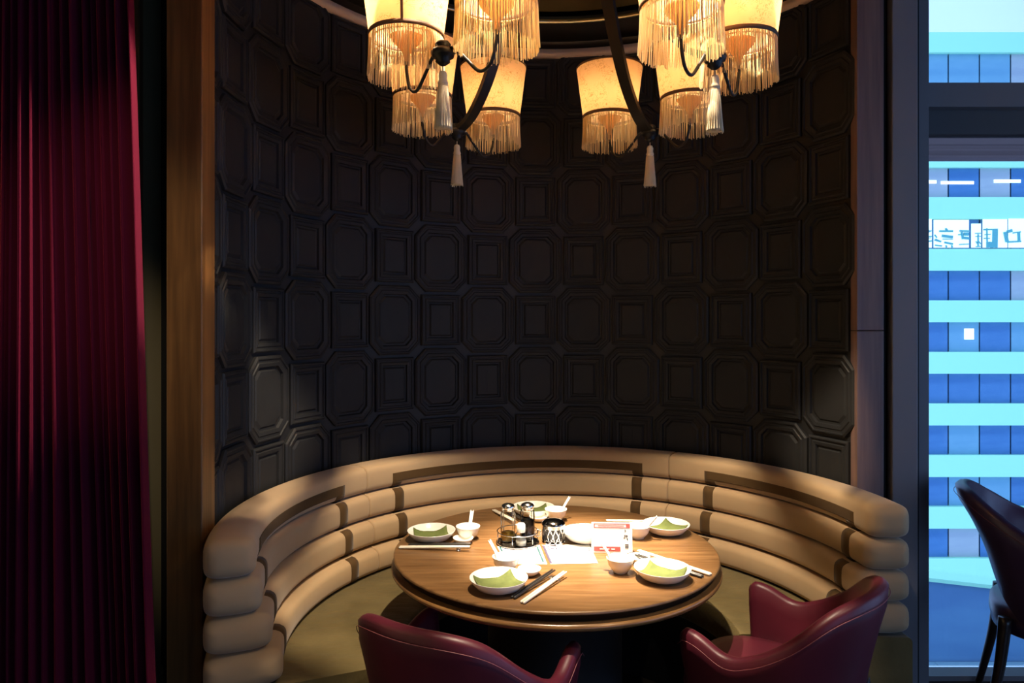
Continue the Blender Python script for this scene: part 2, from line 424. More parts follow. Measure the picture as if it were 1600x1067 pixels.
# curved alcove wall with embossed panels
A_R, A_L = R(15.5), R(192)
mb = MB(); mb.ring_sweep([(WR,0),(WR+0.05,0),(WR+0.05,3.12),(WR,3.12)], A_R, A_L, 90)
alcove = struct(mb.build('wall_alcove', M['wall_base'], loc=(CX,CY,0), split=40))
STEP = R(12.0); ROW = 0.324
def panel_mesh(kind):
    # loops: list of (inset, depth) from the rim to the middle, bent on the cylinder
    if kind == 'oct':
        hw, hh, ch = 0.146, 0.176, 0.060
        loops = [(0,0.000),(0.000,0.012),(0.008,0.018),(0.013,0.018),(0.016,0.013),(0.026,0.013),(0.030,0.017),(0.044,0.015),(0.048,0.004),(0.056,0.004),(0.064,0.010)]
        notch = 0.010
    else:
        hw, hh, ch = 0.110, 0.133, 0.0
        loops = [(0,0.000),(0.000,0.012),(0.006,0.018),(0.011,0.018),(0.014,0.012),(0.021,0.012),(0.025,0.016),(0.038,0.014),(0.041,0.004),(0.048,0.004),(0.056,0.011)]
        notch = 0
    v = []; f = []; m = None
    for k, (ins, d) in enumerate(loops):
        w, h = hw-ins, hh-ins
        if kind == 'oct':
            c = max(ch - ins*0.586, 0.02)
            if k >= len(loops)-3:
                c = ch*0.55
                pts = [(-w+c,-h),(w-c,-h),(w-c+notch,-h+notch),(w-notch,-h+c-notch),(w,-h+c),(w,h-c),(w-notch,h-c+notch),(w-c+notch,h-notch),(w-c,h),(-w+c,h),(-w+c-notch,h-notch),(-w+notch,h-c+notch),(-w,h-c),(-w,-h+c),(-w+notch,-h+c-notch),(-w+c-notch,-h+notch)]
            else:
                q = c/3
                pts = [(-w+c,-h),(w-c,-h),(w-2*q,-h+q),(w-q,-h+2*q),(w,-h+c),(w,h-c),(w-q,h-2*q),(w-2*q,h-q),(w-c,h),(-w+c,h),(-w+2*q,h-q),(-w+q,h-2*q),(-w,h-c),(-w,-h+c),(-w+q,-h+2*q),(-w+2*q,-h+q)]
        else:
            pts = [(-w,-h),(0,-h),(w,-h),(w,h),(0,h),(-w,h)]
        m = len(pts)
        for x, z in pts:
            a = x/WR; r = WR - d
            v.append((r*math.cos(a), r*math.sin(a), z))
    for k in range(len(loops)-1):
        for i in range(m):
            j = (i+1) % m
            f.append((k*m+i, k*m+j, (k+1)*m+j, (k+1)*m+i))
    b = (len(loops)-1)*m
    f.append(tuple(range(b, b+m)))
    return mesh_data('wall_panel', v, f, smooth=False)
PM = {k: panel_mesh(k) for k in ('oct','sq')}
for kind in ('oct','sq'):
    me = PM[kind].copy(); bm = bmesh.new(); bm.from_mesh(me)
    bmesh.ops.bisect_plane(bm, geom=bm.verts[:]+bm.edges[:]+bm.faces[:], plane_co=(0,-0.012,0), plane_no=(0,1,0), clear_outer=True)
    bm.to_mesh(me); bm.free(); PM['half_'+kind] = me
for k in range(-6, 9):
    for n in range(-2, 5):
        kind = 'oct' if (k + n) % 2 == 1 else 'sq'
        if k == 8: kind = 'half_'+kind
        o = link('wall_panel', PM[kind], M['panel'], alcove)
        o.rotation_euler = (0,0,R(94)+k*STEP); o.location = (0,0,1.6+ROW*n)

# pale ring moulding at the top of the alcove wall
mb = MB(); mb.ring_sweep([(1.234,3.040),(1.262,3.034),(1.31,3.034),(1.31,3.084),(1.255,3.084),(1.244,3.079),(1.236,3.072),(1.236,3.062),(1.230,3.056)], 0, 2*PI, 120, True)
struct(mb.build('trim_ring', M['trim'], loc=(CX,CY,0)))

# ------------------------------------------------------------------ right hand: column, jambs, window
mb = MB(); mb.bevbox(1.428,1.540,2.915,2.97,0,1.555,0.003); mb.bevbox(1.428,1.540,2.915,2.97,1.557,3.30,0.003)
struct(mb.build('trim_column', M['col_wood'], smooth=False))
struct(slab('trim_gap', 1.50,1.72,2.975,3.10,0,3.30, M['black']))
mb = MB(); mb.bevbox(1.583,1.690,2.93,2.974,0,3.30,0.004); struct(mb.build('trim_jamb_grey', M['frame_metal'], smooth=False))
struct(slab('wall_behind_column', 1.45,1.80,3.10,3.26,0,3.36, M['black']))
win = struct(slab('window_1', 1.745,1.806,3.05,3.20,0,3.30, M['frame_metal']))
for x0, x1, z0, z1, y0, y1, nm, mt in (
    (1.806,5.05,2.545,2.652,3.12,3.20,'transom','frame_metal'),
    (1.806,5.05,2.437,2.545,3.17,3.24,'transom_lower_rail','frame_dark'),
    (1.806,5.05,0.0,0.022,3.12,3.20,'bottom_rail','frame_metal'),
    (1.806,5.05,3.20,3.30,3.12,3.20,'head_rail','frame_metal'),
    (3.40,3.47,0.022,3.20,3.10,3.20,'mullion','frame_metal'),):
    slab(nm, x0,x1,y0,y1,z0,z1, M[mt], win)
for x0, x1 in ((1.806,3.40),(3.47,5.05)):
    slab('glass_pane', x0,x1,3.205,3.213,0.022,2.437, M['pane'], win)
    slab('glass_pane', x0,x1,3.180,3.188,2.652,3.20, M['pane'], win)
win2 = struct(slab('window_2', 5.08,5.16,3.14,3.26,0.12,3.05, M['frame_metal']))
for y in (-3.6,-1.9,-0.2,1.5):
    slab('mullion', 5.08,5.16,y,y+0.08,0.12,3.05, M['frame_metal'], win2)
    slab('glass_pane', 5.115,5.123,y+0.08,y+1.70 if y < 1.5 else 3.14,0.12,3.05, M['pane'], win2)
win3 = struct(slab('added_rear_window', 1.6,1.68,-3.7,-3.62,0,3.05, M['frame_metal']))  # unseen rear glazing, added to bring blue light onto the jambs
for x in (2.8,4.0):
    slab('mullion', x-0.04,x+0.04,-3.7,-3.62,0,3.05, M['frame_metal'], win3)
for x in (1.68,2.84,4.04):
    slab('glass_pane', x,x+1.08,-3.665,-3.657,0,3.05, M['pane'], win3)
# blind cassette outside, just under the transom
mb = MB()
prof = [(3.25,2.47),(3.25,2.41),(3.246,2.405),(3.246,2.388),(3.25,2.382),(3.25,2.36),(3.258,2.352),(3.34,2.352),(3.34,2.47)]
v = [(1.78,y,z) for y,z in prof] + [(5.05,y,z) for y,z in prof]; m_ = len(prof)
f = [(i,i+1,m_+i+1,m_+i) for i in range(m_-2)]
mb.add(v,f); bc = mb.build('blind_fascia', M['blindbox'], win, smooth=False)

# ------------------------------------------------------------------ outside: office building, terrace
BY = 45.0
bld = thing('office_building', 'office block with white-cyan bands and blue ribbon windows outside the window', 'building', (10, BY, -30))
def bpart(name, x0,x1,y0,y1,z0,z1, mat, parent=bld):
    o = MB().box(x0-10,x1-10,y0-BY,y1-BY,z0+30,z1+30).build(name, M[mat], parent, smooth=False); return o
X0B, X1B = 16.0, 48.0
bpart('core_wall', X0B,X1B,BY+0.5,BY+14,-30,19.6,'og_mull')
PIT = 3.29
bands = [(18.66, 19.95), (14.62, 16.0)] + [(11.33-PIT*k, 12.72-PIT*k) for k in range(0, 9)]
bands.append((-22.0, -18.3))
for z0, z1 in bands:
    bpart('spandrel', X0B, X1B, BY-0.12, BY+0.6, z0, z1, 'spandrel')
rows = []
for (a0, a1), (b0, b1) in zip(bands, bands[1:]):
    rows.append((b1, a0))
pw = 2.0; cnt = int((X1B-X0B)/pw)
pane_cache = {}
rg = random.Random(3)
for r_, (z0, z1) in enumerate(rows):
    for i in range(cnt):
        mt = rg.choices(['og1','og2','og3'], [5,2,1])[0]
        if r_ == 0: mt = rg.choices(['og2','og3'], [3,1])[0]
        if r_ == 2: mt = rg.choices(['og1','og2','og3'], [1,1,2])[0]
        key = (round(z1-z0,3), mt)
        if key not in pane_cache:
            w = pw - 0.09
            pane_cache[key] = mesh_data('window_pane', *(lambda q: (q.v, q.f))(MB().box(-w/2,w/2,-0.02,0.02,0,z1-z0)), smooth=False)
        o = link('window_pane', pane_cache[key], M[mt], bld)
        jit = 0
        o.location = (X0B+pw*(i+0.5)-10+jit, 0.2, z0+30)
# room lights seen through the office windows; the last square imitates a glass reflection
for (x0, x1, z0, z1) in ((25.2,27.2,16.6,16.72),(27.4,29.0,16.6,16.72),(25.7,27.2,10.35,10.55),(27.5,29.6,10.3,10.5),(30.9,32.6,10.4,10.6),(29.0,29.6,0.35,1.05)):
    bpart('light_and_glint', x0,x1,BY+0.10,BY+0.16,z0,z1,'strip')
# backlit sign panels with blue characters in one row of windows
def sgn(u, v): return (25.77 + (1420+u/8.889-1430)*0.0409, 1.6 + (500-(300+v/8.889))*0.0409)
def sbox(name, u0, u1, v0, v1, mat, y, parent):
    x0, z1 = sgn(u0, v0); x1, z0 = sgn(u1, v1)
    return bpart(name, x0,x1,y-0.03,y+0.03,z0,z1,mat,parent)
sign = thing('window_sign', 'backlit white sign with blue characters across the office windows', 'sign', (25.7, BY, 6.2))
def spart(mb, name, mat): return mb.build(name, M[mat], sign, smooth=False)
for u0, u1, v0 in ((110,128,378),(165,295,380),(325,808,392),(845,975,445),(1003,1340,382),(1360,1640,375)):
    x0, z1 = sgn(u0, v0); x1, z0 = sgn(u1, 778)
    spart(MB().box(x0-25.7,x1-25.7,-0.20,-0.14,z0-6.2,z1-6.2), 'sign_panel', 'signlit')
strokes = [((215,565),(285,545),16),((250,535),(240,575),16),((210,628),(292,622),14),((195,697),(292,685),18),((205,660),(280,640),8),
 ((330,670),(418,695),22),((335,745),(430,755),18),((330,600),(360,640),14),
 ((395,550),(582,550),24),((478,512),(505,540),22),((430,615),(580,632),36),((465,706),(580,728),24),((345,660),(410,690),10),((485,745),(495,778),16),((565,745),(572,778),16),((440,660),(580,660),10),
 ((675,545),(808,550),22),((655,600),(700,598),14),((700,560),(720,660),26),((705,640),(805,650),34),((730,590),(800,590),44),((668,735),(800,728),12),
 ((890,580),(975,578),10),((895,625),(975,622),10),((930,590),(930,760),14),((900,690),(930,740),10),((935,690),(970,730),10),((900,765),(970,760),12),
 ((1005,530),(1200,525),16),((1050,510),(1055,700),14),((1020,600),(1100,595),12),((1010,650),(1090,650),12),((1165,530),(1160,778),70),((1110,700),(1100,778),60),((1060,700),(1060,778),30),
 ((1300,560),(1330,700),44),((1330,560),(1400,540),40),((1410,575),(1515,560),18),((1490,570),(1495,700),34),((1330,700),(1520,692),22)]
for i, ((u0,v0),(u1,v1),wd) in enumerate(strokes):
    p0 = Vector(sgn(u0,v0)); p1 = Vector(sgn(u1,v1)); d = (p1-p0); ln = d.length; d.normalize(); nn = Vector((-d.y,d.x))*(wd/8.889*0.0409/2)
    pts = [p0-nn, p1-nn, p1+nn, p0+nn]
    y0, y1 = -0.26-0.0004*i, -0.20
    v = [(p.x-25.7,y0,p.y-6.2) for p in pts] + [(p.x-25.7,y1,p.y-6.2) for p in pts]
    spart(MB().add(v, [(0,1,2,3),(7,6,5,4),(0,4,5,1),(1,5,6,2),(2,6,7,3),(3,7,4,0)]), 'character_stroke', 'signink')
# terrace one storey lower
terr = struct(slab('terrace_floor', 2.0,26.0,4.2,9.5,-3.3,-3.04, M['og_mull']))
tl = mesh_data('paving_tile', *(lambda q: (q.v,q.f))(MB().box(0.004,0.616,0.004,0.616,0,0.04)), smooth=False)
for i in range(16):
    for j in range(4):
        o = link('paving_tile', tl, M['paver'], terr); o.location = (3.2+0.62*i, 7.0+0.62*j, -3.04)
mb = MB()
x0, x1 = 2.0, 26.0
def ptop(x): return -1.90 - 0.115*(x-5.47)
for xa, xb in ((2.0,12.0),):
    v = [(xa,9.5,-3.3),(xb,9.5,-3.3),(xb,9.8,-3.3),(xa,9.8,-3.3),(xa,9.5,ptop(xa)),(xb,9.5,ptop(xb)),(xb,9.8,ptop(xb)),(xa,9.8,ptop(xa))]
    mb.add(v, [(0,3,2,1),(4,5,6,7),(0,1,5,4),(1,2,6,5),(2,3,7,6),(3,0,4,7)])
par = thing('terrace_parapet', 'low blue parapet wall with pale sloping coping on the terrace outside', 'parapet', (2,9.5,-3.3))
o = mb.build('parapet_wall', M['parapet'], par, smooth=False); o.location = (-2,-9.5,3.3)
mb = MB()
v = []
for (dy0,dy1,dz) in ((-0.04,0.34,0.0),(-0.04,0.34,0.05)):
    v += [(2,9.5+dy0,ptop(2)+dz),(12,9.5+dy0,ptop(12)+dz),(12,9.5+dy1,ptop(12)+dz),(2,9.5+dy1,ptop(2)+dz)]
mb.add(v, [(0,3,2,1),(4,5,6,7),(0,1,5,4),(1,2,6,5),(2,3,7,6),(3,0,4,7)])
o = mb.build('coping', M['spandrel'], par, smooth=False); o.location = (-2,-9.5,3.3)

# ------------------------------------------------------------------ curtain
def curtain():
    nx, nz = 220, 26
    v = []; f = []
    zt = 3.28
    for k in range(nz+1):
        z = 0.015 + (zt-0.015)*k/nz
        xr = -1.065 + (2.49-z)*0.029
        xl = -1.50
        s = 1 - z/zt
        for i in range(nx+1):
            u = i/nx
            w = u + 0.012*math.sin(u*17) + 0.006*math.sin(u*41+1)
            amp = 0.024 + 0.016*s + 0.008*math.sin(u*23)
            ph = 2*PI*17*w + 2.4
            y = 1.96 - amp*math.sin(ph) - 0.010*math.sin(2*ph+1.2) - 0.05*s*math.sin(u*6)
            x = xl + (xr-xl)*u + 0.006*math.cos(ph) + 0.004*s*math.sin(z*2.2+u*9)
            v.append((x+1.3, y-1.95, z))
    for k in range(nz):
        for i in range(nx):
            a = k*(nx+1)+i
            f.append((a,a+1,a+nx+2,a+nx+1))
    mb = MB().add(v, f)
    o = mb.build('curtain', M['curtain'], loc=(-1.3,1.95,0))
    md = o.modifiers.new('thick','SOLIDIFY'); md.thickness = 0.004
    tag(o, 'floor-length burgundy curtain in tight folds beside the cream wall', 'curtain')
curtain()

# ------------------------------------------------------------------ banquette
ban = thing('banquette', 'curved tan velvet banquette with channelled back and brown ribbon bands', 'banquette', (CX,CY,0))
ROUT = 1.245
ROLLS = [(0.798,0.922,1.088),(0.681,0.798,1.070),(0.564,0.681,1.040),(0.447,0.564,1.008)]   # z0, z1, inner radius
SECTIONS = [(-2.2,58.5),(58.5,144.0),(144.0,202.5)]
def rsec(z0, z1, rin, n=36, ex=4.2, off=0.0, top=False):
    rc, zc = (rin+ROUT)/2, (z0+z1)/2
    hw, hh = (ROUT-rin)/2 + off, (z1-z0)/2 + off
    pts = []
    for i in range(n):
        a = 2*PI*i/n; c, s = math.cos(a), math.sin(a)
        x = math.copysign(abs(c)**(2/3.4), c); y = math.copysign(abs(s)**(2/ex), s)
        pts.append((rc+hw*x, zc+hh*y))
    return pts
def roll(z0, z1, rin, a0, a1, e0, e1):
    sec = rsec(z0, z1, rin); n = len(sec)
    rc, zc = (rin+ROUT)/2, (z0+z1)/2
    st = []
    rm = 1.12
    for e, a, sg in ((e0,a0,1),(e1,a1,-1)):
        L = []
        for t in (0.0, 0.08, 0.25, 0.5, 0.75):
            q = math.sqrt(max(0, 1-(1-t)**2)); L.append((a + sg*e/rm*t, q))
        st.append(L)
    m = max(3, int((a1-a0)/R(1.8)))
    mid = [(a0+e0/rm + (a1-e1/rm-a0-e0/rm)*k/m, 1.0) for k in range(m+1)]
    seq = st[0] + mid + list(reversed(st[1]))
    hw, hh = (ROUT-rin)/2, (z1-z0)/2
    v = []; f = []
    emin = {0: e0, 1: e1}
    for idx, (a, q) in enumerate(seq):
        e = e0 if idx < len(seq)/2 else e1
        sx = (hw - e*(1-q))/hw; sz = (hh - e*(1-q))/hh
        for r, z in sec:
            rr = rc+(r-rc)*sx; zz = zc+(z-zc)*sz
            v.append((rr*math.cos(a), rr*math.sin(a), zz))
    for k in range(len(seq)-1):
        for i in range(n):
            j = (i+1) % n
            f.append((k*n+i, k*n+j, (k+1)*n+j, (k+1)*n+i))
    f.append(tuple(range(n))); f.append(tuple(reversed(range((len(seq)-1)*n, len(seq)*n))))
    return MB().add(v, f)
def secpt(z0, z1, rin, deg, off):
    rc, zc = (rin+ROUT)/2, (z0+z1)/2
    c, s_ = math.cos(R(deg)), math.sin(R(deg))
    return (rc + ((ROUT-rin)/2+off)*math.copysign(abs(c)**(2/3.4), c), zc + ((z1-z0)/2+off)*math.copysign(abs(s_)**(2/4.2), s_))
def ribbon(z0, z1, rin, a0, a1, d0, d1):
    # strip lying on the inner face of a roll between section angles d0..d1 (180 = innermost, 270 = underside)
    rc, zc = (rin+ROUT)/2, (z0+z1)/2
    # even spacing in height
    y0 = math.copysign(abs(math.sin(R(d0)))**(2/4.2), math.sin(R(d0))); y1 = math.copysign(abs(math.sin(R(d1)))**(2/4.2), math.sin(R(d1)))
    ds = []
    for k in range(15):
        y = y0+(y1-y0)*k/14; sn = math.copysign(abs(y)**2.1, y); ds.append(180-math.degrees(math.asin(max(-1,min(1,sn)))))
    hi = [secpt(z0,z1,rin,d,0.0022) for d in ds]; lo = [secpt(z0,z1,rin,d,-0.004) for d in ds]
    cs = [lo[0]] + hi + [lo[-1]]; cl = [lo[0]] + lo + [lo[-1]]
    m = max(2, int(abs(a1-a0)/R(1.2)))
    v = []; f = []; n = len(cs)
    angs = [a0] + [a0+(a1-a0)*k/m for k in range(m+1)] + [a1]
    for q, a in enumerate(angs):
        for r, z in (cl if q in (0, len(angs)-1) else cs): v.append((r*math.cos(a), r*math.sin(a), z))
    for k in range(len(angs)-1):
        for i in range(n-1): f.append((k*n+i, k*n+i+1, (k+1)*n+i+1, (k+1)*n+i))
    return MB().add(v, f)
BANDS = [(4.2,48.6),(65.6,136.0),(151.5,193.0)]
rolls = {}
for si, (a0, a1) in enumerate(SECTIONS):
    for ri, (z0, z1, rin) in enumerate(ROLLS):
        e0 = 0.046 if si == 0 else 0.010; e1 = 0.046 if si == 2 else 0.010
        o = roll(z0, z1, rin, R(a0), R(a1), e0, e1).build('cushion_roll', M['tan'], ban)
        b0, b1 = BANDS[si]
        w = 2.7
        # section points: 36 = innermost (pi), 36..54 goes down to the bottom, 18..36 from the top
        if ri == 0:
            rb = ribbon(z0, z1, rin, R(b0), R(b1), 179.0, 193.5); rb.build('ribbon_band', M['ribbon'], o)
            for c in (b0, b1-w):
                ribbon(z0, z1, rin, R(c), R(c+w), 193.4, 262).build('ribbon_band', M['ribbon'], o)
        else:
            for c in (b0, b1-w):
                ribbon(z0, z1, rin, R(c), R(c+w), 98, 262).build('ribbon_band', M['ribbon'], o)
# seat and base
def seat_sweep(r0, r1, z0, z1, a0, a1, e, rnd):
    pts = []
    for cx_, cz, s in ((r0+rnd,z0+rnd,180),(r1-rnd,z0+rnd,270),(r1-rnd,z1-rnd,0),(r0+rnd,z1-rnd,90)):
        for k in range(5):
            a = R(s + 22.5*k); pts.append((cx_+rnd*math.cos(a), cz+rnd*math.sin(a)))
    return MB().ring_sweep(pts, a0, a1, 100)
seat_sweep(0.60, 1.06, 0.345, 0.449, R(-1.8), R(202), 0.02, 0.03).build('seat_cushion', M['olive'], ban, split=60)
seat_sweep(1.062, 1.243, 0.02, 0.445, R(-1.8), R(202), 0.02, 0.02).build('back_base', M['olive'], ban, split=60)
seat_sweep(0.66, 1.06, 0.0, 0.344, R(-1.0), R(200), 0.02, 0.004).build('seat_base', M['black'], ban, split=60)

# ------------------------------------------------------------------ table
TX, TY = 0.160, 2.645
tab = thing('dining_table', 'round wooden dining table with dark grooved edge and black drum base', 'table', (TX,TY,0))
mb = MB(); mb.lathe([(0.0015,0.75),(0.3,0.75),(0.589,0.75),(0.5945,0.749),(0.597,0.746),(0.597,0.741),(0.593,0.738),(0.3,0.737)], 120); mb.build('table_top', M['table'], tab, split=50)
mb = MB(); mb.lathe([(0.592,0.7375),(0.581,0.731),(0.579,0.712),(0.2,0.71)], 120); mb.build('groove', pmat('groove_dark', (0.04,0.018,0.008), 0.3), tab)
mb = MB(); mb.lathe([(0.579,0.716),(0.598,0.713),(0.605,0.707),(0.605,0.700),(0.598,0.692),(0.56,0.686),(0.3,0.686)], 120); mb.build('lower_lip', M['table_edge'], tab)
mb = MB(); mb.lathe([(0.30,0.0),(0.30,0.03),(0.25,0.05),(0.25,0.60),(0.40,0.685)], 72, cap0=True); mb.build('drum_base', M['black'], tab)

# ------------------------------------------------------------------ chairs
def chair(name, label, loc, rz, tall, P):
    t = thing(name, label, 'chair', (loc[0],loc[1],0), rz, None)
    wx, wy, fy, zb = P['wx'], P['wy'], P['fy'], P['zb']
    N = 72; TE = P['end']
    def out(th, s, off):
        # th: degrees from the back, sign = side
        a = abs(th)
        if a <= 90:
            x = abs(math.sin(R(a)))**0.92; y = -abs(math.cos(R(a)))**0.92
            nx, ny = math.sin(R(a)), -math.cos(R(a))
            X, Y = wx*x, wy*y
        else:
            q = (a-90)/(TE-90)
            X, Y = wx*(1 - 0.05*q*q), fy*q; nx, ny = 1.0, 0.0
        k = P['taper'] + (1-P['taper'])*s
        X = X*k - nx*off; Y = Y*k - ny*off
        if a < 90: Y -= P['lean']*(s**1.5)*max(0, math.cos(R(a)))
        if th < 0: X = -X
        return X, Y
    def hgt(th): return interp(abs(th), P['h'])
    T = P['thick']
    v = []; f = []
    secs = []
    for i in range(N+1):
        th = -TE + 2*TE*i/N
        e = min(1.0, (TE-abs(th))/6.0); shrink = 1-(1-e)**2
        h = hgt(th) - 0.02*(1-shrink)
        bz = interp(abs(th), P['bot'])
        pts = []
        tt = T*(0.55+0.45*shrink)
        for s in (0.0, 0.15, 0.35, 0.6, 0.85):
            z = bz + (h-T/2-bz)*s; x, y = out(th, s, (T-tt)/2); pts.append((x,y,z))
        for k in range(1, 6):
            a = PI*k/6; x, y = out(th, 0.95, T/2 - (tt/2)*math.cos(a)); pts.append((x,y,h-T/2+(T/2)*math.sin(a)))
        for s in (0.85, 0.6, 0.35, 0.15, 0.0):
            z = bz + (h-T/2-bz)*s; x, y = out(th, s, T-(T-tt)/2); pts.append((x,y,z))
        secs.append(pts)
    m = len(secs[0])
    for p in secs: v += p
    for i in range(N):
        for k in range(m):
            j = (k+1) % m
            f.append((i*m+k, i*m+j, (i+1)*m+j, (i+1)*m+k))
    f.append(tuple(range(m))); f.append(tuple(reversed(range(N*m, N*m+m))))
    o = MB().add(v, f).build('shell', P['mat'], t, split=70)
    # piping along the outer top edge
    path = []
    for i in range(N+1):
        th = -TE + 2*TE*i/N
        e = min(1.0, (TE-abs(th))/6.0); shrink = 1-(1-e)**2
        h = hgt(th) - 0.02*(1-shrink)
        x, y = out(th, 0.95, -0.0005); path.append((x,y,h-T*0.62))
    MB().tube(path, 0.0012, 6).build('piping', M['thread'], o)
    # seat cushion
    prof = []
    seat = MB(); sv = []; sf = []
    zt = P['seat']; lv = [(0.90,zt-0.11),(0.97,zt-0.10),(1.0,zt-0.06),(0.985,zt-0.02),(0.93,zt-0.004),(0.75,zt+0.004),(0.4,zt+0.010),(0.02,zt+0.012)]
    ns = 48
    for q, z in lv:
        for i in range(ns):
            a = 2*PI*i/ns; c, s = math.cos(a), math.sin(a)
            x = math.copysign(abs(c)**0.7, c)*(wx-T-0.012)*q*P['sw']; y = math.copysign(abs(s)**0.7, s)*(wy+fy+P['sf']-T)/2*q + (fy+P['sf']-wy+T)/2
            sv.append((x,y,z))
    for k in range(len(lv)-1):
        for i in range(ns):
            j = (i+1) % ns; sf.append((k*ns+i,k*ns+j,(k+1)*ns+j,(k+1)*ns+i))
    sf.append(tuple(reversed(range(ns)))); sf.append(tuple(range((len(lv)-1)*ns, len(lv)*ns)))
    seat.add(sv, sf).build('seat', P['mat'], t)
    # base rail under the shell
    if P['rail']:
        rp_ = []
        for i in range(N+1):
            th = -TE + 2*TE*i/N
            x, y = out(th, 0.0, T*0.35); rp_.append((x,y,zb-0.012))
        rm_ = MB(); rv = []; rf = []
        for i in range(N+1):
            th = -TE + 2*TE*i/N
            zz = interp(abs(th), P['bot'])
            for off, z in ((-0.004,zz-0.028),(-0.010,zz-0.014),(-0.004,zz),(T,zz),(T,zz-0.028)):
                x, y = out(th, 0.0, off); rv.append((x,y,z))
        for i in range(N):
            for k in range(5):
                j = (k+1) % 5; rf.append((i*5+k,i*5+j,(i+1)*5+j,(i+1)*5+k))
        rf.append(tuple(range(5))); rf.append(tuple(reversed(range(N*5,N*5+5))))
        rm_.add(rv, rf).build('base_rail', M['rail'], t, split=50)
    for sx in (-1, 1):
        for (yy, sp) in ((-wy*0.62, -P['splay']), (fy*0.75, P['splay']*0.6)):
            zt_ = P['legtop']
            pth = spline([(sx*wx*0.72, yy, zt_), (sx*wx*0.76, yy+sp*0.30, zt_*0.55), (sx*wx*0.84, yy+sp, 0.0)], 6)
            MB().tube(pth, [0.024-0.011*k/(len(pth)-1) for k in range(len(pth))], 10).build('leg', M['dark_wood'], t)
    return t
P1 = dict(wx=0.300, wy=0.27, fy=0.225, zb=0.50, end=140, taper=0.86, lean=0.03, thick=0.050, seat=0.47, sw=0.97, sf=0.08, rail=True, legtop=0.385, splay=0.05, mat=M['leather'],
          h=[(0,0.812),(25,0.806),(45,0.775),(70,0.685),(92,0.618),(106,0.605),(125,0.636),(140,0.645)], bot=[(0,0.50),(45,0.485),(90,0.40),(140,0.35)])
chair('armchair', 'dark-backed burgundy leather tub armchair turned away, before the middle of the table', (-0.140,2.05), R(-29), 0, P1)
chair('armchair', 'burgundy leather tub armchair pulled askew beside the banquette end near the window', (0.870,2.250), R(48), 0, P1)
P2 = dict(wx=0.290, wy=0.27, fy=0.22, zb=0.50, end=140, taper=0.84, lean=0.07, thick=0.058, seat=0.50, sw=1.0, sf=0.06, rail=False, legtop=0.47, splay=0.075, mat=M['leather_blue'],
          h=[(0,0.93),(25,0.92),(50,0.868),(75,0.80),(105,0.755),(140,0.72)], bot=[(0,0.70),(22,0.64),(45,0.52),(70,0.44),(140,0.42)])
chair('dining_chair', 'plum leather chair with curved back and slim dark legs by the window', (2.125,2.76), R(-122), 0, P2)

# ------------------------------------------------------------------ chandelier
HX, HY = 0.184, 2.515
ch = thing('chandelier', 'black iron chandelier with eight fringed parchment shades and silk tassels', 'chandelier', (HX,HY,2.2))
Z0 = -2.2
HUBR, HUBZ = 0.59, 2.385
def pol(r, a, z): return (r*math.cos(a), r*math.sin(a), z+Z0)
mb = MB(); mb.lathe([(0.001,3.23+Z0),(0.08,3.23+Z0),(0.085,3.21+Z0),(0.05,3.18+Z0),(0.02,3.165+Z0)], 28); mb.build('ceiling_canopy', M['iron'], ch)
mb = MB(); mb.lathe([(0.016,3.17+Z0),(0.016,3.08+Z0),(0.05,3.06+Z0),(0.06,3.02+Z0),(0.04,2.96+Z0),(0.02,2.92+Z0),(0.028,2.89+Z0),(0.001,2.86+Z0)], 28); mb.build('center_stem', M['iron'], ch)
HUBS = [R(48), R(134.5), R(229), R(315.5)]
SH = [R(29.5),R(66.5),R(116),R(153),R(212),R(248),R(299),R(332)]
# iron arm: flat curved blade from the stem down to a hub
def blade(a):
    prof = spline([(0.03,0,3.05),(0.13,0,3.02),(0.235,0,2.93),(0.285,0,2.82),(0.33,0,2.70),(0.405,0,2.545),(0.50,0,2.43),(HUBR,0,HUBZ)], 6)
    v = []; f = []
    ux, uy = math.cos(a), math.sin(a)
    n = len(prof)
    for k, p in enumerate(prof):
        if k == 0: t = prof[1]-prof[0]
        elif k == n-1: t = prof[k]-prof[k-1]
        else: t = prof[k+1]-prof[k-1]
        t.normalize(); nn = Vector((-t.z,0,t.x))
        hw = 0.030 - 0.010*(k/(n-1)); ht = 0.009
        for (s1, s2) in ((-1,-1),(1,-1),(1,1),(-1,1)):
            q = p + nn*ht*s2
            v.append((q.x*ux - s1*hw*uy, q.x*uy + s1*hw*ux, q.z+Z0))
    for k in range(n-1):
        for i in range(4):
            j = (i+1) % 4; f.append((k*4+i,k*4+j,(k+1)*4+j,(k+1)*4+i))
    f.append((0,1,2,3)); f.append(tuple(reversed(range((n-1)*4,n*4))))
    return MB().add(v, f)
hubm = MB(); hubm.lathe([(0.001,0.034),(0.018,0.032),(0.024,0.024),(0.018,0.014),(0.030,0.010),(0.036,0.0),(0.032,-0.012),(0.020,-0.020),(0.022,-0.026),(0.010,-0.036),(0.001,-0.04)], 24)
hub_me = mesh_data('hub', hubm.v, hubm.f)
tas = MB()
tas.tube([(0,0,-0.036),(0,0,-0.062)], 0.0018, 6)
tas.lathe([(0.001,-0.052),(0.010,-0.056),(0.0135,-0.066),(0.0125,-0.078),(0.0145,-0.086),(0.0165,-0.090),(0.0145,-0.094)], 20)
tash_me = mesh_data('tassel_head', tas.v, tas.f)
sk = MB(); sk.lathe([(0.0135,-0.090),(0.0155,-0.105),(0.0175,-0.14),(0.0205,-0.18),(0.0245,-0.218),(0.0255,-0.2205),(0.004,-0.219)], 60, rib=lambda a,k: 1+0.05*math.cos(a*20)*(1 if k < 6 else 0))
rr_ = random.Random(5)
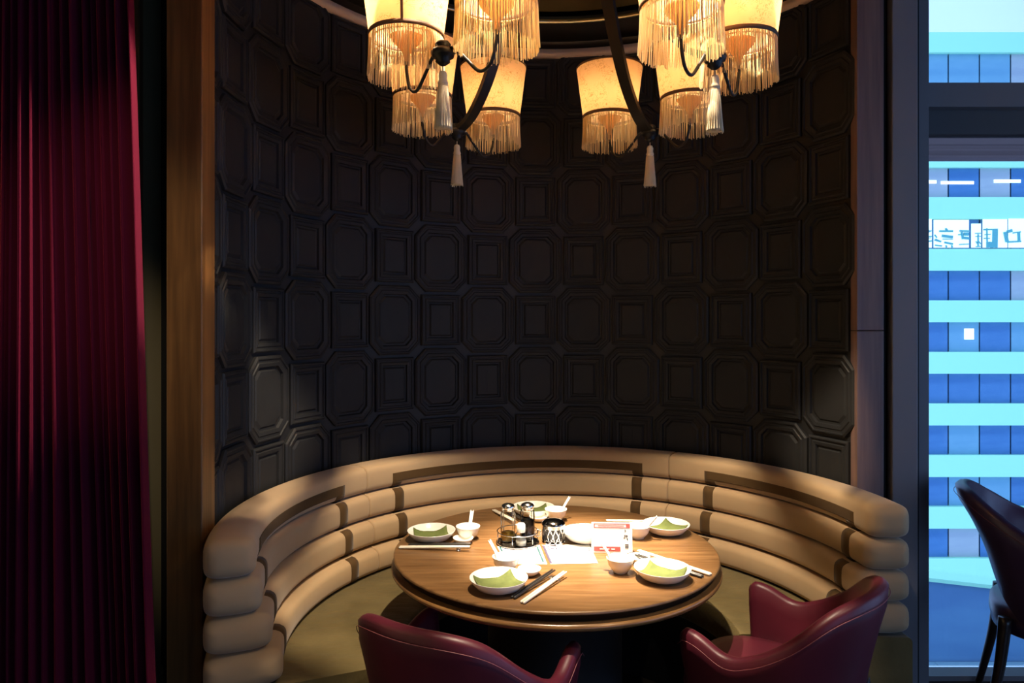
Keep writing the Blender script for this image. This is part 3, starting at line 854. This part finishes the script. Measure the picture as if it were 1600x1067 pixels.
for i in range(46):
    a = 2*PI*i/46 + rr_.uniform(-.03,.03); e = rr_.uniform(-0.004,0.006)
    sk.tube([(0.0152*math.cos(a),0.0152*math.sin(a),-0.10),(0.0195*math.cos(a),0.0195*math.sin(a),-0.16),(0.0255*math.cos(a),0.0255*math.sin(a),-0.222-e)], 0.0009, 4)
task_me = mesh_data('tassel_skirt', sk.v, sk.f)
for a in HUBS:
    blade(a).build('iron_arm', M['iron'], ch, split=40)
    p = pol(HUBR, a, HUBZ)
    link('hub', hub_me, M['iron'], ch, p)
    h = link('tassel', tash_me, M['tassel'], ch, p)
    link('tassel_skirt', task_me, M['tassel'], h)
# shade meshes (local origin: middle of the bottom rim)
RB, RT, HSH = 0.115, 0.143, 0.215
sm = MB(); sm.lathe([(RB,0),(RT,HSH)], 64); shade_me = mesh_data('lamp_shade', sm.v, sm.f)
rt = MB(); rt.ring_sweep([(RB-0.0015,-0.004),(RB+0.002,-0.005),(RB+0.0035,0.002),(RB+0.002,0.009),(RB-0.001,0.008)], 0, 2*PI, 64, True); rim_me = mesh_data('rim_trim', rt.v, rt.f)
tt_ = MB(); tt_.ring_sweep([(RT-0.002,HSH-0.006),(RT+0.002,HSH-0.006),(RT+0.0025,HSH),(RT,HSH+0.003),(RT-0.003,HSH)], 0, 2*PI, 64, True); top_me = mesh_data('top_trim', tt_.v, tt_.f)
ring = MB(); ring.ring_sweep([(RB-0.012,-0.012),(RB-0.009,-0.012),(RB-0.009,-0.009),(RB-0.012,-0.009)], 0, 2*PI, 48, True); wire_me = mesh_data('wire_ring', ring.v, ring.f)
se = MB()
for k in range(1):
    v = [(RB+0.0012,-0.0045,0),(RB+0.0012,0.0045,0),(RT+0.0012,0.0045,HSH),(RT+0.0012,-0.0045,HSH),(RB+0.003,-0.004,0),(RB+0.003,0.004,0),(RT+0.003,0.004,HSH),(RT+0.003,-0.004,HSH)]
    se.add(v, [(0,3,2,1),(4,5,6,7),(0,1,5,4),(1,2,6,5),(2,3,7,6),(3,0,4,7)])
seam_me = mesh_data('seam', se.v, se.f, False)
fr_ = MB(); rf_ = random.Random(11)
NS = 210
for i in range(NS):
    a = 2*PI*i/NS + rf_.gauss(0,.012)
    L = 0.128 + rf_.uniform(-0.008,0.006); w = rf_.uniform(0.0010,0.0017)
    da = rf_.gauss(0,0.012); dr = rf_.gauss(0,0.0012); dm = rf_.gauss(0, 0.004)
    pts = []
    for q in (0.0, 0.5, 1.0):
        aa = a + da*q + (dm if q == 0.5 else 0); r = RB - 0.0005 + dr*q + 0.004*q*q
        pts.append((r*math.cos(aa), r*math.sin(aa), -0.002-L*q))
    fr_.tube(pts, w, 3, False)
fringe_me = mesh_data('fringe', fr_.v, fr_.f, True)
cu = MB(); cu.lathe([(0.006,-0.072),(0.009,-0.055),(0.015,-0.040),(0.030,-0.022),(0.044,-0.008),(0.052,0.006),(0.050,0.0065),(0.045,-0.004),(0.028,-0.017),(0.001,-0.024)], 32); cup_me = mesh_data('lamp_cup', cu.v, cu.f)
bu = MB(); bu.lathe([(0.001,-0.016)] + [(0.020*math.sin(PI*k/10), 0.004-0.020*math.cos(PI*k/10)) for k in range(1,10)] + [(0.001,0.024)], 20); bulb_me = mesh_data('bulb', bu.v, bu.f)
RIMZ = 2.482
for i, a in enumerate(SH):
    r = 0.605
    p = pol(r, a, RIMZ)
    s = link('lamp_shade', shade_me, M['shade'], ch, p)
    s.rotation_euler = (0, 0, R(37*i))
    link('rim_trim', rim_me, M['shade_trim'], s); link('top_trim', top_me, M['shade_trim'], s)
    sx = link('seam', seam_me, M['shade_trim'], s)
    # seams of the two outermost shades face the room
    tgt = {4: R(-88), 0: R(-70), 5: R(70), 6: R(70)}.get(i, R(80))
    sx.rotation_euler = (0, 0, tgt - R(37*i))
    fo = link('fringe', fringe_me, M['fringe'], s); fo['kind'] = 'stuff'
    link('wire_ring', wire_me, M['fringe'], s)
    link('lamp_cup', cup_me, M['cup'], ch, (p[0],p[1],p[2]-0.006))
    link('bulb', bulb_me, M['bulb'], ch, (p[0],p[1],p[2]+0.080))
    # swan-neck arm from hub to the cup
    ha = min(HUBS, key=lambda h: abs(math.atan2(math.sin(h-a), math.cos(h-a))))
    hp = Vector(pol(HUBR, ha, HUBZ)); cp = Vector(pol(r, a, RIMZ-0.072))
    d = cp - hp; flat = Vector((d.x, d.y, 0))
    pth = spline([hp, hp+flat*0.22+Vector((0,0,0.006)), hp+flat*0.45+Vector((0,0,-0.038)), hp+flat*0.70+Vector((0,0,-0.082)), hp+flat*0.90+Vector((0,0,-0.066)), hp+flat*0.995+Vector((0,0,-0.01)), cp], 7)
    MB().tube(pth, 0.0052, 8).build('swan_neck', M['iron'], ch)

# ------------------------------------------------------------------ tableware
TZ = 0.7505
def place(me, name, mat, x, y, z=TZ, rz=0): 
    o = link(name, me, mat, None, (x,y,z)); o.rotation_euler = (0,0,rz); return o
pl = MB(); pl.lathe([(0.001,0.006),(0.045,0.006),(0.066,0.012),(0.083,0.026),(0.0905,0.0375),(0.0925,0.0385),(0.0925,0.0365),(0.087,0.026),(0.070,0.008),(0.052,0.002),(0.050,0.0),(0.044,0.0),(0.043,0.003),(0.001,0.003)], 56)
plate_me = mesh_data('plate', pl.v, pl.f)
bw = MB(); bw.lathe([(0.001,0.008),(0.022,0.009),(0.036,0.022),(0.0435,0.042),(0.0455,0.0495),(0.047,0.050),(0.0465,0.047),(0.040,0.024),(0.027,0.007),(0.023,0.004),(0.023,0.0),(0.020,0.0),(0.019,0.004),(0.001,0.004)], 44)
bowl_me = mesh_data('bowl', bw.v, bw.f)
sd = MB(); sd.lathe([(0.001,0.005),(0.020,0.006),(0.032,0.014),(0.0378,0.0225),(0.039,0.0225),(0.034,0.012),(0.022,0.002),(0.018,0.0),(0.001,0.001)], 40)
dish_me = mesh_data('dish', sd.v, sd.f)
def napkin_mesh():
    v = []; f = []; n = 10
    for lay in (0, 1):
        for j in range(n+1):
            for i in range(n+1):
                x = (i/n-0.5)*0.130; y = (j/n-0.5)*0.112
                z = 0.0085 + 9.5*max(0, math.hypot(x,y)-0.036)**2 + 0.0015*math.sin(i*1.1)*math.cos(j*0.9) + (0.0030 if lay else 0)
                v.append((x, y, z))
    m = (n+1)**2
    for lay in (0,1):
        for j in range(n):
            for i in range(n):
                a = lay*m + j*(n+1)+i; q = (a,a+1,a+n+2,a+n+1); f.append(q if lay else tuple(reversed(q)))
    edge = [i for i in range(n+1)] + [(j)*(n+1)+n for j in range(1,n+1)] + [n*(n+1)+i for i in range(n-1,-1,-1)] + [j*(n+1) for j in range(n-1,0,-1)]
    for a, b in zip(edge, edge[1:]+edge[:1]): f.append((a,b,b+m,a+m))
    return mesh_data('napkin', v, f)
nap_me = napkin_mesh()
def spoon_mesh():
    # porcelain spoon lying in a bowl: bowl end low, handle rising over the rim (along +x)
    st = [(-0.020,0.013,0.004),(-0.014,0.0135,0.012),(-0.004,0.010,0.0165),(0.008,0.0105,0.0155),(0.018,0.017,0.012),(0.030,0.030,0.0085),(0.042,0.050,0.0068),(0.056,0.068,0.0070),(0.068,0.083,0.0074),(0.071,0.087,0.005)]
    v = []; f = []
    for x, z, w in st:
        for k in range(7):
            t = -1+2*k/6; v.append((x, w*t, z + 0.006*t*t))
        for k in range(7):
            t = 1-2*k/6; v.append((x+0.0012, w*t*0.96, z - 0.003 + 0.006*t*t))
    for i in range(len(st)-1):
        for k in range(14):
            j = (k+1) % 14; f.append((i*14+k,i*14+j,(i+1)*14+j,(i+1)*14+k))
    f.append(tuple(range(14))); f.append(tuple(reversed(range((len(st)-1)*14, len(st)*14))))
    return mesh_data('spoon', v, f)
spoon_me = spoon_mesh()
SETS = [
 # where, plate, napkin angle, bowl, spoon angle, dish
 ('at the leftmost place', (-0.312,2.725), 12, (-0.171,2.735), 80, (-0.186,2.680)),
 ('at the place before the dark-backed armchair', (-0.042,2.225), 24, (-0.020,2.385), 145, (0.058,2.348)),
 ('beside the askew armchair', (0.494,2.312), -32, (0.3655,2.372), 150, (0.445,2.468)),
 ('at the rightmost place', (0.616,2.812), 38, (0.492,2.745), -20, None),
 ('behind the oil bottles', (0.093,3.07), 6, (0.186,2.985), 30, (0.112,2.975)),
]
for where, p, na, b, sa, d in SETS:
    tag(place(plate_me,'plate',M['china'],*p), 'shallow white china plate holding a green napkin, '+where, 'plate', 'china plates on the table')
    tag(place(nap_me,'napkin',M['napkin'],p[0],p[1],TZ+0.0005,R(na)), 'folded green napkin on the plate '+where, 'napkin', 'green napkins')
    tag(place(bowl_me,'bowl',M['china'],*b), 'small white china bowl with a spoon '+where, 'bowl', 'soup bowls')
    tag(place(spoon_me,'spoon',M['china'],b[0],b[1],TZ+0.0005,R(sa)), 'white china spoon standing in the bowl '+where, 'spoon', 'china spoons')
    if d: tag(place(dish_me,'sauce_dish',M['china'],*d), 'tiny white sauce dish '+where, 'dish', 'sauce dishes')
tag(place(plate_me,'plate',M['china'],0.285,2.715), 'empty white china plate between the pierced jar and the standing card', 'plate', 'china plates on the table')

def stick(x0,y0,x1,y1,col,label,group,dz=0.012):
    # thin square-tapered chopstick; the tip end lies raised on the rest
    a = Vector((x0,y0,0)); b = Vector((x1,y1,0)); L = (b-a).length
    ang = math.atan2(b.y-a.y, b.x-a.x)
    mb = MB(); v = []; f = []
    st = [(0,0.0030),(0.004,0.0042),(L*0.5,0.0040),(L-0.004,0.0030),(L,0.0022)]
    for x, w in st:
        z = 0.0045 + dz*x/L
        for c in range(8):
            t = 2*PI*(c+0.5)/8; q = 1.0 if x > L*0.5 else 1.06
            v.append((x, w*q*math.cos(t), z + w*q*math.sin(t)))
    for i in range(len(st)-1):
        for k in range(8):
            j = (k+1) % 8; f.append((i*8+k,i*8+j,(i+1)*8+j,(i+1)*8+k))
    f.append(tuple(range(8))); f.append(tuple(reversed(range(32,40))))
    o = mb.add(v,f).build('chopstick', M[col], None, loc=(x0,y0,TZ)); o.rotation_euler = (0,0,ang)
    tag(o, label, 'chopstick', group)
def pair(x0,y0,x1,y1,col,where):
    d = Vector((x1-x0,y1-y0)).normalized(); n = Vector((-d.y,d.x))*0.0049
    cn = 'ivory' if col == 'white_stick' else 'black'
    for s in (-1,1):
        mid = Vector(((x0+x1)/2, (y0+y1)/2)); pp = Vector(SETS[int(PLATES[where])][1])
        near = ((mid+n*s)-pp).length < ((mid-n*s)-pp).length
        stick(x0+n.x*s,y0+n.y*s,x1+n.x*s,y1+n.y*s,col,f"{cn} chopstick {where}, the {'inner' if near else 'outer'} of its pair", f'{cn} chopsticks {where}')
def rest(x,y,rz,label):
    t = thing('chopstick_rest', label, 'chopstick rest', (x,y,TZ), rz, 'chopstick rests')
    bar = MB()
    for s in (-1,1):
        cxx = s*0.014
        bar.tube([(cxx+0.0062*math.cos(a), 0.0062*math.sin(a)*1.0, 0.0020) for a in [2*PI*k/18 for k in range(19)]], 0.0018, 6)
        bar.tube([(cxx, 0.0075*math.cos(a), 0.0048+0.0034*math.sin(a)) for a in [2*PI*k/18 for k in range(19)]], 0.0012, 6)
    bar.build('wire_loop', M['chrome'], t)
    MB().tube([(-0.022,0,0.0042),(-0.007,0,0.0062),(0.007,0,0.0062),(0.022,0,0.0042)], 0.0020, 8).build('cross_bar', M['chrome'], t)
W0 = 'before the leftmost plate'; W1 = 'beside the plate before the dark-backed armchair'; W2 = 'behind the plate beside the askew armchair'; W3 = 'beside the rightmost plate'; W4 = 'behind the oil bottles'
PLATES = {W0: 0, W1: 1, W2: 2, W3: 3, W4: 4}
pair(-0.420,2.618,-0.155,2.588,'white_stick',W0); pair(-0.388,2.648,-0.152,2.622,'black_stick',W0); rest(-0.196,2.606,R(82),'silver wire chopstick rest '+W0)
pair(0.002,2.142,0.140,2.350,'black_stick',W1); pair(0.030,2.105,0.176,2.330,'white_stick',W1); rest(0.139,2.308,R(-38),'silver wire chopstick rest '+W1)
pair(0.660,2.338,0.456,2.548,'white_stick',W2); pair(0.628,2.318,0.425,2.520,'black_stick',W2); rest(0.462,2.508,R(45),'silver wire chopstick rest '+W2)
pair(0.580,2.955,0.392,2.925,'white_stick',W3); pair(0.555,2.905,0.402,2.893,'black_stick',W3); rest(0.428,2.914,R(95),'silver wire chopstick rest '+W3)
pair(-0.082,3.130,0.010,2.92,'white_stick',W4); pair(-0.028,3.13,0.05,2.93,'black_stick',W4)

# condiment caddy: tray thing, and the bottles standing on it
KX, KY = 0.022, 2.680
cad = thing('condiment_tray', 'round chrome tray with wire rail carrying the oil and soy bottles', 'tray', (KX,KY,TZ))
MB().lathe([(0.001,0.0),(0.076,0.0),(0.081,0.003),(0.082,0.008),(0.079,0.008),(0.077,0.005),(0.001,0.0045)], 56).build('tray_plate', M['chrome'], cad)
MB().tube([(0.078*math.cos(2*PI*k/56), 0.078*math.sin(2*PI*k/56), 0.047) for k in range(57)], 0.0022, 8).build('wire_rail', M['chrome'], cad)
for k in range(6):
    a = 2*PI*k/6+0.25
    MB().tube([(0.078*math.cos(a),0.078*math.sin(a),0.006),(0.078*math.cos(a),0.078*math.sin(a),0.047)],0.0018,6).build('rail_post', M['chrome'], cad)
MB().tube([(0.076+0.012*math.cos(a), -0.004+0.012*math.sin(a)*0.3, 0.040+0.012*math.sin(a)) for a in [2*PI*k/20 for k in range(21)]],0.002,6).build('ring_handle', M['chrome'], cad)
def bottle(x,y,label,fill,fh,h=0.128,r=0.0275):
    t = thing('condiment_bottle', label, 'bottle', (KX+x,KY+y,TZ+0.0052))
    g = lambda a,k: 1+0.035*math.cos(a*12)
    MB().lathe([(r*0.96,0.0),(r,0.003),(r,h-0.022),(r*0.92,h-0.014),(r*0.80,h-0.008)], 48, cap0=True, rib=g).build('glass_body', M['cruet_glass'], t)
    if fill: MB().lathe([(r*0.86,0.006),(r*0.87,0.008),(r*0.87,fh),(0.001,fh)], 32, cap0=True).build('liquid', M[fill], t)
    MB().lathe([(r*0.84,h-0.010),(r*0.86,h-0.004),(r*0.84,h),(r*0.92,h+0.001),(r*0.98,h+0.004),(r*0.80,h+0.012),(r*0.4,h+0.017),(0.001,h+0.018)], 32).build('lid', M['chrome'], t)
bottle(-0.037,0.006,'ridged glass bottle with a little amber oil and domed chrome lid','oil',0.036)
bottle(0.037,0.018,'ridged glass bottle of dark soy sauce with domed chrome lid','soy',0.078)
t = thing('salt_shaker', 'short clear glass shaker with a white cap standing before the bottles', 'shaker', (KX+0.012,KY-0.050,TZ+0.0052))
MB().lathe([(0.022,0.0),(0.023,0.003),(0.022,0.042),(0.017,0.052),(0.015,0.055)],40,cap0=True,rib=lambda a,k:1+0.03*math.cos(a*10)).build('glass_body', M['cruet_glass'], t)
MB().lathe([(0.016,0.053),(0.0165,0.058),(0.0155,0.080),(0.012,0.085),(0.001,0.0865)],28).build('cap', M['china'], t)
MB().lathe([(0.019,0.004),(0.019,0.028),(0.001,0.030)],28,cap0=True).build('salt', M['china'], t)
# pierced jar
t = thing('pierced_jar', 'squat chrome jar with cut-out leaf pattern and dark domed lid', 'jar', (0.158,2.690,TZ))
MB().lathe([(0.040,0.003),(0.040,0.066),(0.001,0.066)],40,cap0=True).build('inner_jar', M['black_stick'], t)
web = MB(); rj = random.Random(9)
web.ring_sweep([(0.0415,0.0),(0.0450,0.0),(0.0450,0.007),(0.0415,0.007)],0,2*PI,48,True)
web.ring_sweep([(0.0415,0.058),(0.0442,0.058),(0.0442,0.068),(0.0415,0.068)],0,2*PI,48,True)
def wbar(a0,z0,a1,z1,w=0.0016):
    n = 4; v = []; f = []
    d = Vector(((a1-a0)*0.043, z1-z0)); d.normalize(); nn = Vector((-d.y,d.x))*w
    for k in range(n+1):
        a = a0+(a1-a0)*k/n; z = z0+(z1-z0)*k/n
        for r in (0.0415,0.0440):
            for s in (-1,1):
                aa = a+nn.x*s/0.043; v.append((r*math.cos(aa), r*math.sin(aa), z+nn.y*s))
    for k in range(n):
        b = k*4
        f += [(b,b+1,b+5,b+4),(b+2,b+6,b+7,b+3),(b,b+4,b+6,b+2),(b+1,b+3,b+7,b+5)]
    web.add(v,f)
for i in range(13):
    a = 2*PI*i/13
    wbar(a,0.006,a+0.30,0.034); wbar(a+0.46,0.006,a+0.28,0.034); wbar(a+0.28,0.032,a+0.02,0.059); wbar(a+0.28,0.034,a+0.5,0.059)
    wbar(a+0.05,0.022,a+0.30,0.014,0.0012); wbar(a+0.05,0.048,a+0.24,0.040,0.0012)
web.build('pierced_sleeve', M['chrome'], t, smooth=False)
MB().lathe([(0.0445,0.068),(0.0455,0.072),(0.043,0.078),(0.034,0.085),(0.018,0.0885),(0.001,0.0895)],40).build('lid', M['dark_chrome'], t)

# leaflets lying on the table
def leaflet(label, corners, marks):
    cx_ = sum(p[0] for p in corners)/4; cy_ = sum(p[1] for p in corners)/4
    t = thing('leaflet', label, 'leaflet', (cx_,cy_,TZ), 0, 'printed leaflets lying on the table')
    q = [(p[0]-cx_,p[1]-cy_) for p in corners]
    v = [(x,y,0) for x,y in q]+[(x,y,0.0010) for x,y in q]
    MB().add(v,[(3,2,1,0),(4,5,6,7),(0,1,5,4),(1,2,6,5),(2,3,7,6),(3,0,4,7)]).build('paper', M['paper'], t, smooth=False)
    def bl(u,w):
        a = Vector(q[0]).lerp(Vector(q[1]),u); b = Vector(q[3]).lerp(Vector(q[2]),u); return a.lerp(b,w)
    for (u0,u1,w0,w1,mt) in marks:
        p = [bl(u0,w0),bl(u1,w0),bl(u1,w1),bl(u0,w1)]
        v = [(a.x,a.y,0.0008) for a in p]+[(a.x,a.y,0.0016) for a in p]
        MB().add(v,[(3,2,1,0),(4,5,6,7),(0,1,5,4),(1,2,6,5),(2,3,7,6),(3,0,4,7)]).build('print', M[mt], t, smooth=False)
# corners: front-left, front-right, back-right, back-left
leaflet('white leaflet with teal stripe and a small grey heading before the condiment tray', [(-0.020,2.449),(0.122,2.449),(0.104,2.655),(-0.055,2.640)],
        [(0.03,0.075,0.62,0.97,'ink_teal'),(0.90,0.95,0.08,0.92,'ink_teal')] + [(0.14+0.045*k,0.175+0.045*k,0.82,0.87,'ink_lilac') for k in range(6)] + [(0.14,0.36,0.76,0.775,'ink_lilac')])
leaflet('white leaflet with lilac edge and small framed picture beside the standing card', [(0.133,2.449),(0.300,2.458),(0.292,2.662),(0.113,2.655)],
        [(0.0,0.05,0.02,0.98,'ink_lilac'),(0.10,0.125,0.72,0.93,'ink_lilac'),(0.26,0.285,0.72,0.93,'ink_lilac'),(0.10,0.285,0.905,0.935,'ink_lilac'),(0.10,0.285,0.72,0.75,'ink_lilac'),(0.15,0.23,0.78,0.85,'ink_lilac'),(0.42,0.52,0.80,0.815,'ink_lilac'),(0.42,0.60,0.20,0.215,'ink_lilac'),(0.93,0.96,0.62,0.72,'ink_black'),(0.93,0.97,0.74,0.80,'ink_pink')])
# standing card
card = thing('table_card', 'white standing card with pink bands and black characters beside the bowls', 'card', (0.365,2.565,TZ), R(-3))
tilt = Matrix.Translation((0,0,0.0008)) @ Matrix.Rotation(R(-12),4,'X')
MB().box(-0.074,0.074,-0.0008,0.0008,0.0,0.108,tilt).build('front_sheet', M['paper'], card, smooth=False)
tilt2 = Matrix.Translation((0,0.0455,0.0008)) @ Matrix.Rotation(R(12),4,'X')
MB().box(-0.074,0.074,-0.0008,0.0008,0.0,0.107,tilt2).build('back_sheet', M['paper'], card, smooth=False)
def cm(x0,x1,z0,z1,mt): MB().box(x0,x1,-0.0016,-0.0009,z0,z1,tilt).build('print', M[mt], card, smooth=False)
# pink frame band at the top, pink band at the foot
cm(-0.066,0.066,0.101,0.1035,'ink_pink'); cm(-0.066,0.066,0.088,0.0905,'ink_pink'); cm(-0.066,-0.062,0.0905,0.101,'ink_pink'); cm(0.052,0.066,0.0905,0.101,'ink_pink'); cm(-0.05,0.045,0.0945,0.0965,'ink_pink')
cm(-0.066,0.030,0.006,0.022,'ink_pink')
MB().box(-0.045,-0.010,-0.0022,-0.0015,0.012,0.0155,tilt).build('print', M['paper'], card, smooth=False)
MB().box(-0.003,0.010,-0.0022,-0.0015,0.012,0.0155,tilt).build('print', M['paper'], card, smooth=False)
for x0,x1,z0,z1 in ((0.047,0.049,0.073,0.083),(0.050,0.052,0.075,0.081),(0.044,0.058,0.060,0.062),(0.047,0.049,0.055,0.066),(0.052,0.055,0.054,0.064),(0.042,0.047,0.052,0.055),(0.054,0.058,0.046,0.052),(0.047,0.059,0.030,0.032),(0.047,0.049,0.019,0.031),(0.051,0.0525,0.019,0.031),(0.0545,0.056,0.019,0.031),(0.058,0.0595,0.019,0.032),(0.047,0.059,0.024,0.0255),(0.047,0.059,0.018,0.0197)):
    cm(x0,x1,z0,z1,'ink_black')
